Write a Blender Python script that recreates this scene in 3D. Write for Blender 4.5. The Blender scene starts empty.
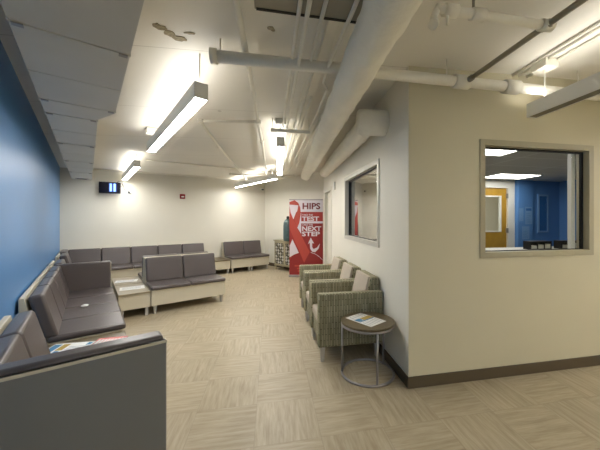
import bpy, bmesh, math, random
from mathutils import Vector, Matrix, noise
random.seed(7)
scene = bpy.context.scene
COL = scene.collection
PI = math.pi
H = 1.52                                  # eye height of the photograph
# ---------------------------------------------------------------- camera, world, exposure
cam_d = bpy.data.cameras.new('camera'); cam = bpy.data.objects.new('camera', cam_d); COL.objects.link(cam)
cam.location = (0, 0, H); cam.rotation_euler = (PI/2, 0, 0)
cam_d.sensor_width = 36.0; cam_d.sensor_fit = 'HORIZONTAL'; cam_d.lens = 36.0*290/600
cam_d.shift_x = -28/600.0; cam_d.shift_y = -6/600.0
cam_d.clip_start = 0.02
scene.camera = cam
w_ = bpy.data.worlds.new('world'); scene.world = w_; w_.use_nodes = True
w_.node_tree.nodes['Background'].inputs[0].default_value = (0.9, 0.92, 1, 1)
w_.node_tree.nodes['Background'].inputs[1].default_value = 0.0
scene.view_settings.view_transform = 'Standard'
scene.view_settings.look = 'None'
scene.view_settings.gamma = 1.0
scene.view_settings.use_curve_mapping = False
scene.view_settings.exposure = 0.62
LAMP_DOWN = 34.0; LAMP_UP = 6.5; OFFICE = 8.0

# ---------------------------------------------------------------- directions of the building
AA = math.radians(11.31)                  # floor tiles, corridor side
AB = math.radians(39.61)                  # blue wall side
AC = math.radians(10.36)                  # corridor wall with its window
def A(q, p): return (q*math.cos(AA)-p*math.sin(AA), q*math.sin(AA)+p*math.cos(AA))
def B(w, u): return (w*math.cos(AB)-u*math.sin(AB), w*math.sin(AB)+u*math.cos(AB))
OC = (0.723, 2.604)
def Cc(x, s): return (OC[0]+x*math.cos(AC)-s*math.sin(AC), OC[1]+x*math.sin(AC)+s*math.cos(AC))
P0 = (-2.11, 9.68)
AD = math.atan2(-0.676, 0.736)            # wall behind the banner
def D(x, y): return (P0[0]+x*math.cos(AD)-y*math.sin(AD), P0[1]+x*math.sin(AD)+y*math.cos(AD))
def ceil_z(X, Y): return 2.894+0.0287*X-0.0081*Y

# ---------------------------------------------------------------- materials
def srgb(r, g, b):
    f = lambda c: (c/255/12.92) if c/255 <= 0.04045 else ((c/255+0.055)/1.055)**2.4
    return (f(r), f(g), f(b), 1)
def mat(name, col, rough=0.6, metal=0.0, bump=0.0, bscale=60, var=0.0, vscale=4.0, spec=0.5, emit=None, coat=0.0):
    m = bpy.data.materials.new(name); m.use_nodes = True
    nt = m.node_tree; N = nt.nodes; L = nt.links; b = N['Principled BSDF']
    b.inputs['Base Color'].default_value = col; b.inputs['Roughness'].default_value = rough
    b.inputs['Metallic'].default_value = metal; b.inputs['Specular IOR Level'].default_value = spec
    if coat: b.inputs['Coat Weight'].default_value = coat
    tc = N.new('ShaderNodeTexCoord')
    if var > 0:
        n = N.new('ShaderNodeTexNoise'); n.inputs['Scale'].default_value = vscale; n.inputs['Detail'].default_value = 4
        L.new(tc.outputs['Object'], n.inputs['Vector'])
        r = N.new('ShaderNodeMapRange'); r.inputs[1].default_value = 0.3; r.inputs[2].default_value = 0.7
        r.inputs[3].default_value = 1-var; r.inputs[4].default_value = 1+var
        L.new(n.outputs['Fac'], r.inputs[0])
        h = N.new('ShaderNodeHueSaturation'); h.inputs['Color'].default_value = col
        L.new(r.outputs[0], h.inputs['Value']); L.new(h.outputs[0], b.inputs['Base Color'])
    if bump > 0:
        n2 = N.new('ShaderNodeTexNoise'); n2.inputs['Scale'].default_value = bscale; n2.inputs['Detail'].default_value = 3
        L.new(tc.outputs['Object'], n2.inputs['Vector'])
        bp = N.new('ShaderNodeBump'); bp.inputs['Strength'].default_value = bump; bp.inputs['Distance'].default_value = 0.01
        L.new(n2.outputs['Fac'], bp.inputs['Height']); L.new(bp.outputs[0], b.inputs['Normal'])
    if emit:
        b.inputs['Emission Color'].default_value = emit[0]; b.inputs['Emission Strength'].default_value = emit[1]
    return m
M = {}
M['cream'] = mat('cream_paint', srgb(228, 224, 210), 0.55, bump=0.05, bscale=180, var=0.015, vscale=2)
M['tan'] = mat('tan_paint', srgb(210, 202, 174), 0.5, bump=0.05, bscale=180, var=0.015, vscale=2)
M['blue'] = mat('blue_paint', srgb(88, 140, 196), 0.36, bump=0.03, bscale=150, var=0.02, vscale=2, spec=0.5)
M['office_blue'] = mat('office_blue_paint', srgb(92, 140, 200), 0.5, var=0.02)
M['base'] = mat('baseboard_vinyl', srgb(92, 80, 62), 0.45, spec=0.4)
M['pipe'] = mat('pipe_paint', srgb(240, 236, 222), 0.4, var=0.03, vscale=6)
M['pipe_dark'] = mat('mid_grey', srgb(150, 144, 126), 0.4, var=0.05, vscale=6)  # darker grey than the other pipes
M['duct'] = mat('metal_duct_paint', srgb(205, 202, 193), 0.45, var=0.03, vscale=3)
M['slot'] = mat('dark_slot', srgb(50, 45, 38), 0.7)
M['wrap'] = mat('duct_wrap', srgb(242, 238, 224), 0.6, bump=0.9, bscale=16, var=0.03, vscale=5)
M['housing'] = mat('lamp_housing', srgb(238, 236, 228), 0.4)
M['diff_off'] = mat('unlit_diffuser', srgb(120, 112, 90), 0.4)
M['down'] = mat('lit_diffuser', srgb(255, 255, 255), 0.5, emit=((1, 0.975, 0.94, 1), LAMP_DOWN))
M['up'] = mat('uplight', srgb(255, 255, 255), 0.5, emit=((1, 0.965, 0.915, 1), LAMP_UP))
M['office_light'] = mat('office_panel_lit', srgb(255, 255, 255), 0.5, emit=((1, 0.95, 0.88, 1), OFFICE))
M['vinyl'] = mat('dark_vinyl', srgb(90, 82, 80), 0.32, bump=0.08, bscale=220, var=0.04, vscale=5, spec=0.5)
M['laminate'] = mat('pale_laminate', srgb(206, 198, 176), 0.42, var=0.02, vscale=3)
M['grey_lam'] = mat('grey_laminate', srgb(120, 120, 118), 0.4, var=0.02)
M['metal'] = mat('brushed_metal', srgb(158, 154, 152), 0.38, metal=0.5)
M['leg'] = mat('silver_leg', srgb(190, 188, 184), 0.35, metal=0.4)
M['taupe'] = mat('taupe_cloth', srgb(182, 170, 152), 0.8, bump=0.1, bscale=300)
M['black'] = mat('black_plastic', srgb(20, 20, 22), 0.35)
M['white'] = mat('white_paint', srgb(228, 226, 218), 0.4)
M['alum'] = mat('aluminium_frame', srgb(200, 197, 186), 0.4, metal=0.3)
M['frame_tan'] = mat('tan_window_frame', srgb(176, 168, 142), 0.45)
M['rubber'] = mat('black_gasket', srgb(14, 14, 16), 0.5)
M['red'] = mat('alarm_red', srgb(150, 30, 28), 0.4)
M['steel_dark'] = mat('dark_steel', srgb(60, 58, 56), 0.4, metal=0.6)
M['teal'] = mat('grey_teal_glaze', srgb(78, 98, 98), 0.3, var=0.25, vscale=14)
M['olive'] = mat('olive_wood', srgb(168, 158, 128), 0.5, var=0.06, vscale=8)
M['oak'] = mat('oak_veneer', srgb(176, 136, 46), 0.45, var=0.08, vscale=9)
M['carpet'] = mat('office_carpet', srgb(90, 88, 84), 0.9, var=0.1, vscale=30)
M['paper'] = mat('paper', srgb(232, 231, 226), 0.6)
M['pink'] = mat('pink_paper', srgb(224, 128, 124), 0.6)
M['ink'] = mat('print_grey', srgb(150, 156, 164), 0.6)
M['inkblue'] = mat('print_blue', srgb(70, 130, 170), 0.6)
M['inkgold'] = mat('print_gold', srgb(176, 150, 70), 0.6)
M['bred'] = mat('banner_red', srgb(166, 50, 44), 0.5)
M['bred2'] = mat('banner_dark_red', srgb(146, 38, 36), 0.5)
M['bribbon'] = mat('banner_ribbon', srgb(186, 72, 58), 0.5)
M['bwhite'] = mat('banner_white', srgb(226, 216, 222), 0.5)
M['blett'] = mat('banner_maroon_letters', srgb(120, 36, 44), 0.5)
M['notice'] = mat('pale_blue_notice', srgb(120, 160, 206), 0.6)
M['notice_head'] = mat('blue_notice_heading', srgb(60, 112, 176), 0.6)
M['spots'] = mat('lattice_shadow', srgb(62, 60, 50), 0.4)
M['mirror'] = mat('lattice_mirror', srgb(225, 225, 222), 0.25)
M['bluepane'] = mat('blue_pane', srgb(50, 100, 160), 0.15)

def wood(name, c1, c2, sx=1.0, sy=14.0, rough=0.35):
    m = bpy.data.materials.new(name); m.use_nodes = True
    nt = m.node_tree; N = nt.nodes; L = nt.links; b = N['Principled BSDF']; b.inputs['Roughness'].default_value = rough
    tc = N.new('ShaderNodeTexCoord'); mp = N.new('ShaderNodeMapping'); mp.inputs['Scale'].default_value = (sx, sy, sy)
    n = N.new('ShaderNodeTexNoise'); n.inputs['Scale'].default_value = 6; n.inputs['Detail'].default_value = 5
    cr = N.new('ShaderNodeValToRGB'); cr.color_ramp.elements[0].position = .3; cr.color_ramp.elements[1].position = .7
    cr.color_ramp.elements[0].color = c1; cr.color_ramp.elements[1].color = c2
    L.new(tc.outputs['Object'], mp.inputs[0]); L.new(mp.outputs[0], n.inputs['Vector']); L.new(n.outputs['Fac'], cr.inputs[0])
    L.new(cr.outputs[0], b.inputs['Base Color'])
    return m
M['table_wood'] = wood('grey_brown_woodgrain', srgb(86, 74, 50), srgb(112, 98, 70))
M['table_pale'] = wood('pale_woodgrain', srgb(140, 128, 104), srgb(172, 160, 134))

def floor_mat():
    m = bpy.data.materials.new('checkered_grain_floor_tile'); m.use_nodes = True
    nt = m.node_tree; N = nt.nodes; L = nt.links; b = N['Principled BSDF']
    T = 0.457
    tc = N.new('ShaderNodeTexCoord')
    mp = N.new('ShaderNodeMapping'); mp.inputs['Location'].default_value = (-0.351/T+40, -0.164/T+40, 0)
    mp.inputs['Scale'].default_value = (1/T, 1/T, 1)
    L.new(tc.outputs['Object'], mp.inputs[0])
    sep = N.new('ShaderNodeSeparateXYZ'); L.new(mp.outputs[0], sep.inputs[0])
    def mth(op, a, bb=None):
        n = N.new('ShaderNodeMath'); n.operation = op
        for i, v in enumerate((a, bb)):
            if v is None: continue
            if isinstance(v, (int, float)): n.inputs[i].default_value = v
            else: L.new(v, n.inputs[i])
        return n.outputs[0]
    fx = mth('FLOOR', sep.outputs[0]); fy = mth('FLOOR', sep.outputs[1])
    par = mth('MODULO', mth('ADD', fx, fy), 2)
    par = mth('GREATER_THAN', par, 0.5)
    # tile id noise
    cid = N.new('ShaderNodeCombineXYZ'); L.new(fx, cid.inputs[0]); L.new(fy, cid.inputs[1])
    wn = N.new('ShaderNodeTexWhiteNoise'); wn.noise_dimensions = '3D'; L.new(cid.outputs[0], wn.inputs['Vector'])
    def streak(sx, sy):
        mm = N.new('ShaderNodeMapping'); mm.inputs['Scale'].default_value = (sx, sy, 1)
        L.new(mp.outputs[0], mm.inputs[0])
        ad = N.new('ShaderNodeVectorMath'); ad.operation = 'ADD'
        sc = N.new('ShaderNodeVectorMath'); sc.operation = 'SCALE'; sc.inputs['Scale'].default_value = 17
        L.new(wn.outputs['Color'], sc.inputs[0]); L.new(mm.outputs[0], ad.inputs[0]); L.new(sc.outputs[0], ad.inputs[1])
        n = N.new('ShaderNodeTexNoise'); n.inputs['Scale'].default_value = 1.0; n.inputs['Detail'].default_value = 6; n.inputs['Roughness'].default_value = 0.65
        n.inputs['Distortion'].default_value = 0.25
        L.new(ad.outputs[0], n.inputs['Vector']); return n.outputs['Fac']
    s1 = streak(1.6, 17); s2 = streak(17, 1.6)
    mx = N.new('ShaderNodeMix'); mx.data_type = 'FLOAT'
    L.new(par, mx.inputs['Factor']); L.new(s1, mx.inputs[2]); L.new(s2, mx.inputs[3])
    cr = N.new('ShaderNodeValToRGB'); e = cr.color_ramp.elements
    e[0].position = .28; e[0].color = srgb(152, 138, 112); e[1].position = .74; e[1].color = srgb(188, 176, 152)
    em = e.new(.5); em.color = srgb(172, 159, 133)
    L.new(mx.outputs[0], cr.inputs[0])
    # seams
    frx = mth('FRACT', sep.outputs[0]); fry = mth('FRACT', sep.outputs[1])
    dx = mth('MINIMUM', frx, mth('SUBTRACT', 1, frx)); dy = mth('MINIMUM', fry, mth('SUBTRACT', 1, fry))
    seam = mth('LESS_THAN', mth('MINIMUM', dx, dy), 0.006)
    hv = N.new('ShaderNodeHueSaturation'); L.new(cr.outputs[0], hv.inputs['Color'])
    val = mth('SUBTRACT', mth('ADD', 0.96, mth('MULTIPLY', wn.outputs['Value'], 0.07)), mth('MULTIPLY', seam, 0.13))
    L.new(val, hv.inputs['Value']); L.new(hv.outputs[0], b.inputs['Base Color'])
    b.inputs['Roughness'].default_value = 0.42; b.inputs['Specular IOR Level'].default_value = 0.4
    return m
M['floor'] = floor_mat()

def fabric_mat():
    m = bpy.data.materials.new('olive_dash_fabric'); m.use_nodes = True
    nt = m.node_tree; N = nt.nodes; L = nt.links; b = N['Principled BSDF']; b.inputs['Roughness'].default_value = 0.85
    tc = N.new('ShaderNodeTexCoord'); sep = N.new('ShaderNodeSeparateXYZ'); L.new(tc.outputs['Object'], sep.inputs[0])
    ad = N.new('ShaderNodeMath'); L.new(sep.outputs[0], ad.inputs[0]); L.new(sep.outputs[1], ad.inputs[1])
    cb = N.new('ShaderNodeCombineXYZ'); L.new(sep.outputs[2], cb.inputs[0]); L.new(ad.outputs[0], cb.inputs[1])
    br = N.new('ShaderNodeTexBrick'); L.new(cb.outputs[0], br.inputs['Vector'])
    br.inputs['Color1'].default_value = srgb(140, 136, 106); br.inputs['Color2'].default_value = srgb(178, 172, 146)
    br.inputs['Mortar'].default_value = srgb(90, 84, 58); br.inputs['Scale'].default_value = 1.0
    br.inputs['Brick Width'].default_value = 0.12; br.inputs['Row Height'].default_value = 0.018; br.inputs['Mortar Size'].default_value = 0.0030
    br.inputs['Mortar Smooth'].default_value = 0.3
    L.new(br.outputs[0], b.inputs['Base Color']); return m
M['fabric'] = fabric_mat()

def ceiling_mat():
    m = mat('painted_slab', srgb(240, 236, 225), 0.7, var=0.035, vscale=0.9, bump=0.12, bscale=25)
    nt = m.node_tree; N = nt.nodes; L = nt.links; b = N['Principled BSDF']
    src = b.inputs['Base Color'].links[0].from_socket
    tc = N.new('ShaderNodeTexCoord'); sep = N.new('ShaderNodeSeparateXYZ'); L.new(tc.outputs['Object'], sep.inputs[0])
    # formwork joints across the slab and small scars
    f = N.new('ShaderNodeMath'); f.operation = 'PINGPONG'; f.inputs[1].default_value = 0.61; L.new(sep.outputs[1], f.inputs[0])
    l = N.new('ShaderNodeMath'); l.operation = 'LESS_THAN'; l.inputs[1].default_value = 0.004; L.new(f.outputs[0], l.inputs[0])
    v = N.new('ShaderNodeTexVoronoi'); v.inputs['Scale'].default_value = 1.5; L.new(tc.outputs['Object'], v.inputs['Vector'])
    l2 = N.new('ShaderNodeMath'); l2.operation = 'LESS_THAN'; l2.inputs[1].default_value = 0.035; L.new(v.outputs['Distance'], l2.inputs[0])
    mx = N.new('ShaderNodeMath'); mx.operation = 'MAXIMUM'; L.new(l.outputs[0], mx.inputs[0]); L.new(l2.outputs[0], mx.inputs[1])
    sc = N.new('ShaderNodeMath'); sc.operation = 'MULTIPLY'; sc.inputs[1].default_value = 0.3; L.new(mx.outputs[0], sc.inputs[0])
    mi = N.new('ShaderNodeMix'); mi.data_type = 'RGBA'; L.new(sc.outputs[0], mi.inputs['Factor']); L.new(src, mi.inputs[6])
    mi.inputs[7].default_value = srgb(120, 105, 80); L.new(mi.outputs[2], b.inputs['Base Color'])
    return m
M['ceiling'] = ceiling_mat()

def grid_mat():
    m = mat('lay_in_ceiling_tile', srgb(150, 148, 142), 0.8)
    nt = m.node_tree; N = nt.nodes; L = nt.links; b = N['Principled BSDF']
    tc = N.new('ShaderNodeTexCoord'); br = N.new('ShaderNodeTexBrick'); L.new(tc.outputs['Object'], br.inputs['Vector'])
    br.offset = 0; br.inputs['Scale'].default_value = 1; br.inputs['Brick Width'].default_value = 1.2; br.inputs['Row Height'].default_value = 0.6
    br.inputs['Mortar Size'].default_value = 0.012
    br.inputs['Color1'].default_value = srgb(210, 207, 200); br.inputs['Color2'].default_value = srgb(203, 200, 193); br.inputs['Mortar'].default_value = srgb(236, 234, 230)
    L.new(br.outputs[0], b.inputs['Base Color']); return m
M['grid'] = grid_mat()

def glass_mat(name, refl, tint):
    m = bpy.data.materials.new(name); m.use_nodes = True
    nt = m.node_tree; N = nt.nodes; L = nt.links; N.remove(N['Principled BSDF'])
    t = N.new('ShaderNodeBsdfTransparent'); t.inputs[0].default_value = tint
    g = N.new('ShaderNodeBsdfGlossy'); g.inputs['Roughness'].default_value = 0.01
    fr = N.new('ShaderNodeLayerWeight'); fr.inputs[0].default_value = 0.5
    pw = N.new('ShaderNodeMath'); pw.operation = 'POWER'; pw.inputs[1].default_value = 7.0; L.new(fr.outputs['Facing'], pw.inputs[0])
    ad = N.new('ShaderNodeMath'); ad.inputs[1].default_value = refl; L.new(pw.outputs[0], ad.inputs[0]); ad.use_clamp = True
    mx = N.new('ShaderNodeMixShader'); L.new(ad.outputs[0], mx.inputs[0]); L.new(t.outputs[0], mx.inputs[1]); L.new(g.outputs[0], mx.inputs[2])
    L.new(mx.outputs[0], N['Material Output'].inputs[0]); return m
M['glass'] = glass_mat('window_glass', 0.0, (0.92, 0.94, 0.94, 1))
M['glass_ref'] = glass_mat('reflective_glass', 0.6, (0.97, 0.97, 0.95, 1))

# ---------------------------------------------------------------- mesh helpers
class MB:
    def __init__(s): s.bm = bmesh.new(); s.mats = []
    def mi(s, m):
        if m not in s.mats: s.mats.append(m)
        return s.mats.index(m)
    def box(s, x0, x1, y0, y1, z0, z1, m='white', bev=0.0, seg=2, mtx=None):
        r = bmesh.ops.create_cube(s.bm, size=1)
        vs = r['verts']
        for v in vs:
            v.co = Vector(((x0+x1)/2+v.co.x*(x1-x0), (y0+y1)/2+v.co.y*(y1-y0), (z0+z1)/2+v.co.z*(z1-z0)))
        fs = list({f for v in vs for f in v.link_faces})
        for f in fs: f.material_index = s.mi(m)
        if bev > 0:
            es = list({e for v in vs for e in v.link_edges})
            rr = bmesh.ops.bevel(s.bm, geom=es, offset=bev, segments=seg, affect='EDGES', profile=0.5)
            vs = list({v for f in rr['faces'] for v in f.verts} | {v for v in vs if v.is_valid})
            for f in rr['faces']: f.material_index = s.mi(m); f.smooth = True
        if mtx is not None:
            for v in vs: v.co = mtx @ v.co
        return vs
    def prism(s, prof, ax, a0, a1, m='white', bev=0.0, seg=2):
        """profile polygon (2D) extruded along axis ax between a0 and a1"""
        def put(pt, a):
            if ax == 'x': return Vector((a, pt[0], pt[1]))
            if ax == 'y': return Vector((pt[0], a, pt[1]))
            return Vector((pt[0], pt[1], a))
        v0 = [s.bm.verts.new(put(p, a0)) for p in prof]; v1 = [s.bm.verts.new(put(p, a1)) for p in prof]
        n = len(prof); fs = []
        fs.append(s.bm.faces.new(v0)); fs.append(s.bm.faces.new(list(reversed(v1))))
        for i in range(n): fs.append(s.bm.faces.new([v0[i], v1[i], v1[(i+1) % n], v0[(i+1) % n]]))
        for f in fs: f.material_index = s.mi(m)
        bmesh.ops.recalc_face_normals(s.bm, faces=fs)
        if bev > 0:
            es = list({e for f in fs for e in f.edges})
            rr = bmesh.ops.bevel(s.bm, geom=es, offset=bev, segments=seg, affect='EDGES', profile=0.5)
            for f in rr['faces']: f.material_index = s.mi(m); f.smooth = True
    def tube(s, pts, r, m='pipe', n=14, cap=True, rf=None):
        pts = [Vector(p) for p in pts]; rings = []
        t0 = (pts[1]-pts[0]).normalized()
        up = Vector((0, 0, 1)) if abs(t0.z) < 0.9 else Vector((1, 0, 0))
        nx = t0.cross(up).normalized()
        for i, p in enumerate(pts):
            if i == 0: t = t0
            elif i == len(pts)-1: t = (pts[i]-pts[i-1]).normalized()
            else: t = ((pts[i]-pts[i-1]).normalized()+(pts[i+1]-pts[i]).normalized()).normalized()
            nx = (nx-t*nx.dot(t)).normalized(); ny = t.cross(nx)
            ring = []
            for k in range(n):
                a = 2*PI*k/n; rr = r if rf is None else r*rf(i, a)
                ring.append(s.bm.verts.new(p+nx*math.cos(a)*rr+ny*math.sin(a)*rr))
            rings.append(ring)
        mi = s.mi(m)
        for i in range(len(rings)-1):
            for k in range(n):
                f = s.bm.faces.new([rings[i][k], rings[i][(k+1) % n], rings[i+1][(k+1) % n], rings[i+1][k]]); f.smooth = True; f.material_index = mi
        if cap:
            for rg, rev in ((rings[0], False), (rings[-1], True)):
                f = s.bm.faces.new(list(reversed(rg)) if not rev else rg); f.material_index = mi
    def lathe(s, prof, m, n=28, c=(0, 0)):
        rings = []
        mi = s.mi(m)
        for r, z in prof: rings.append([s.bm.verts.new((c[0]+r*math.cos(2*PI*k/n), c[1]+r*math.sin(2*PI*k/n), z)) for k in range(n)])
        for i in range(len(rings)-1):
            for k in range(n):
                f = s.bm.faces.new([rings[i][k], rings[i][(k+1) % n], rings[i+1][(k+1) % n], rings[i+1][k]]); f.smooth = True; f.material_index = mi
        s.bm.faces.new(list(reversed(rings[0]))).material_index = mi; s.bm.faces.new(rings[-1]).material_index = mi
    def poly(s, pts, m, th=0.0):
        vs = [s.bm.verts.new(p) for p in pts]; f = s.bm.faces.new(vs); f.material_index = s.mi(m); return f
    def build(s, name, parent=None, loc=None, rz=0.0, fix=True):
        if fix: bmesh.ops.recalc_face_normals(s.bm, faces=s.bm.faces[:])
        me = bpy.data.meshes.new(name); s.bm.to_mesh(me); s.bm.free()
        for m in s.mats: me.materials.append(M[m])
        o = bpy.data.objects.new(name, me); COL.objects.link(o)
        if parent is not None: o.parent = parent
        if loc is not None: o.location = loc
        o.rotation_euler = (0, 0, rz)
        return o
def tag(o, label=None, cat=None, group=None, kind=None):
    if label: o['label'] = label
    if cat: o['category'] = cat
    if group: o['group'] = group
    if kind: o['kind'] = kind
    return o
def thing(name, label, cat, loc, rz=0.0, group=None):
    o = bpy.data.objects.new(name, None); COL.objects.link(o); o.empty_display_size = 0.1
    o.location = loc; o.rotation_euler = (0, 0, rz)
    return tag(o, label, cat, group)
def struct(o, label=None): o['kind'] = 'structure'; 
def copy_tree(o, loc, rz, label, group=None):
    c = o.copy(); COL.objects.link(c); c.location = loc; c.rotation_euler = (0, 0, rz); c['label'] = label
    if group: c['group'] = group
    for ch in list(o.children):
        d = ch.copy(); COL.objects.link(d); d.parent = c
        for g in list(ch.children):
            e = g.copy(); COL.objects.link(e); e.parent = d
    return c
def b1(name, args, m, parent=None, bev=0.0, loc=None, rz=0.0, seg=2):
    mb = MB(); mb.box(*args, m, bev, seg); return mb.build(name, parent, loc, rz)

# ================================================================ SETTING
mb = MB(); mb.box(-9, 7, -6, 11.5, -0.1, 0, 'floor'); struct(mb.build('floor', loc=(0, 0, 0), rz=AA))
mb = MB()
cs = [(-8, -5), (8, -5), (8, 12), (-8, 12)]
vb = [mb.bm.verts.new((x, y, ceil_z(*Matrix.Rotation(AA, 2).to_3x3().to_2x2() @ Vector((x, y))))) for x, y in cs]
vt = [mb.bm.verts.new((v.co.x, v.co.y, v.co.z+0.15)) for v in vb]
for q in ([vb[0], vb[1], vb[2], vb[3]], [vt[3], vt[2], vt[1], vt[0]]): mb.bm.faces.new(q)
for i in range(4): mb.bm.faces.new([vb[i], vb[(i+1) % 4], vt[(i+1) % 4], vt[i]])
mb.mi('ceiling'); struct(mb.build('ceiling', rz=AA))
ZT = 2.99
def wall(name, x0, x1, y0, y1, m, loc, rz, holes=(), along='x'):
    """a wall slab with rectangular holes (a0, a1, z0, z1) along its length"""
    mb = MB()
    def seg(a0, a1, z0, z1):
        if a1-a0 < 1e-4 or z1-z0 < 1e-4: return
        if along == 'x': mb.box(a0, a1, y0, y1, z0, z1, m)
        else: mb.box(x0, x1, a0, a1, z0, z1, m)
    a, b = (x0, x1) if along == 'x' else (y0, y1)
    cur = a
    for h0, h1, z0, z1 in sorted(holes):
        seg(cur, h0, 0, ZT); seg(h0, h1, 0, z0); seg(h0, h1, z1, ZT); cur = h1
    seg(cur, b, 0, ZT)
    o = mb.build(name, loc=loc, rz=rz); struct(o); return o
wall('wall_left', -0.686, -0.486, -5, 8.95, 'blue', (0, 0, 0), AB, along='y')
wall('wall_far', -0.486, 4.75, 8.8, 8.95, 'cream', (0, 0, 0), AB)
wall('wall_alcove', -0.1, 3.6, 0, 0.15, 'cream', (P0[0], P0[1], 0), AD)
WC = (0.735, 2.40, 1.19, 2.215); DC = (3.66, 4.42, 0, 2.14)
wall('wall_corridor', 0, 0.12, 0.002, 4.52, 'cream', (OC[0], OC[1], 0), AC, [WC, DC], along='y')
b1('wall_corridor_return', (0.0, 1.6, 4.52, 4.64, 0, ZT), 'cream', loc=(OC[0], OC[1], 0), rz=AC)['kind'] = 'structure'
WR = (1.946, 3.283, 1.148, 2.277); PR = 2.413
wall('wall_right', 1.2235, 5.65, PR-0.003, PR+0.12, 'tan', (0, 0, 0), AA, [WR])
wall('wall_side', 5.5, 5.65, -3.2, PR, 'tan', (0, 0, 0), AA, along='y')
wall('wall_rear', -1.5, 5.65, -3.35, -3.2, 'cream', (0, 0, 0), AA)
# baseboards
def baseboard(name, args, loc, rz):
    mb = MB(); mb.box(*args, 'base', 0.003, 1); o = mb.build(name, loc=loc, rz=rz); o['kind'] = 'structure'
baseboard('baseboard_right', (1.215, 5.5, PR-0.015, PR-0.0035, 0, 0.104), (0, 0, 0), AA)
baseboard('baseboard_corridor', (-0.012, -0.0005, -0.01, 3.66, 0, 0.104), (OC[0], OC[1], 0), AC)
baseboard('baseboard_far', (-0.48, 4.53, 8.788, 8.7995, 0, 0.104), (0, 0, 0), AB)
baseboard('baseboard_left', (-0.4855, -0.474, -1, 8.79, 0, 0.104), (0, 0, 0), AB)
baseboard('baseboard_alcove', (0.02, 2.6, -0.012, -0.0005, 0, 0.104), (P0[0], P0[1], 0), AD)
# door in the corridor wall
dr = b1('door_1', (0.07, 0.11, 3.665, 4.415, 0.005, 2.135), 'cream', loc=(OC[0], OC[1], 0), rz=AC); dr['kind'] = 'structure'
mb = MB()
mb.box(-0.01, 0.03, 3.60, 3.66, 0, 2.20, 'cream'); mb.box(-0.01, 0.03, 4.42, 4.48, 0, 2.20, 'cream'); mb.box(-0.01, 0.03, 3.66, 4.42, 2.14, 2.20, 'cream')
mb.build('door_frame', parent=dr)
mb = MB(); mb.tube([(0.07, 3.74, 1.0), (0.03, 3.74, 1.0), (0.03, 3.84, 1.0)], 0.009, 'metal'); mb.build('door_handle', parent=dr)

def window(name, a0, a1, z0, z1, loc, rz, glass, fm, along, thick=0.12, skew=0.0):
    """frame flush on the room side at depth 0; depth axis goes into the wall"""
    fw = 0.055
    def bx(mb, p0, p1, d0, d1, zz0, zz1, m, bev=0):
        if along == 'x': mb.box(p0, p1, d0, d1, zz0, zz1, m, bev)
        else: mb.box(d0, d1, p0, p1, zz0, zz1, m, bev)
    mb = MB()
    bx(mb, a0, a0+fw, -0.012, thick, z0, z1, fm); bx(mb, a1-fw, a1, -0.012, thick, z0, z1, fm)
    bx(mb, a0+fw, a1-fw, -0.012, thick, z1-fw, z1, fm); bx(mb, a0+fw, a1-fw, -0.012, thick, z0, z0+fw, fm)
    fr = mb.build(name, loc=loc, rz=rz); fr['kind'] = 'structure'
    mb = MB(); g = 0.022
    bx(mb, a0+fw, a0+fw+g, 0.05, 0.075, z0+fw, z1-fw, 'rubber'); bx(mb, a1-fw-g, a1-fw, 0.05, 0.075, z0+fw, z1-fw, 'rubber')
    bx(mb, a0+fw+g, a1-fw-g, 0.05, 0.075, z1-fw-g*.8, z1-fw, 'rubber'); bx(mb, a0+fw+g, a1-fw-g, 0.05, 0.075, z0+fw, z0+fw+0.008, 'rubber')
    mb.build('gasket', parent=fr)
    mb = MB(); bx(mb, a0+fw+0.01, a1-fw-0.01, 0.060, 0.064, z0+fw+0.004, z1-fw-0.01, glass)
    for v in mb.bm.verts:                      # the pane is turned a little to shift what it reflects
        if skew: v.co.x += skew*(v.co.y-(a0+a1)/2)
    mb.build('window_pane', parent=fr)
    return fr
window('window_1', *WC, (OC[0], OC[1], 0), AC, 'glass_ref', 'alum', 'y', skew=0.0175)
w2 = window('window_2', *WR, (A(0, PR)[0], A(0, PR)[1], 0), AA, 'glass', 'frame_tan', 'x')
mb = MB(); mb.box(WR[1]-0.165, WR[1]-0.115, 0.085, 0.125, WR[2]+0.055, WR[3]-0.055, 'white'); mb.build('blind_rail', parent=w2)

# ---------------------------------------------------------------- office beyond the glass
wall('wall_office_far', 1.36, 7.0, 5.80, 5.90, 'cream', (0, 0, 0), AA, [(4.55, 5.47, 0, 2.28)])
b1('wall_office_far_blue', (5.62, 6.02, 5.70, 5.80, 0, 2.46), 'office_blue', rz=AA)['kind'] = 'structure'
b1('wall_office_far_blue_recess', (6.02, 6.84, 5.76, 5.80, 0, 2.46), 'office_blue', rz=AA)['kind'] = 'structure'
b1('wall_office_side', (6.84, 6.95, 2.54, 5.9, 0, 2.46), 'office_blue', rz=AA)['kind'] = 'structure'
o = b1('ceiling_office', (1.36, 6.95, 2.54, 7.4, 2.42, 2.46), 'grid', rz=AA); o['kind'] = 'structure'
o = b1('floor_office', (1.40, 6.95, 2.54, 5.8, 0.0, 0.006), 'carpet', rz=AA); o['kind'] = 'structure'
wall('wall_hall', 3.6, 7.0, 7.3, 7.4, 'cream', (0, 0, 0), AA)
wall('wall_hall_left', 3.5, 3.6, 5.9, 7.4, 'cream', (0, 0, 0), AA, along='y')
wall('wall_hall_right', 6.95, 7.05, 5.9, 7.4, 'cream', (0, 0, 0), AA, along='y')
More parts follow.
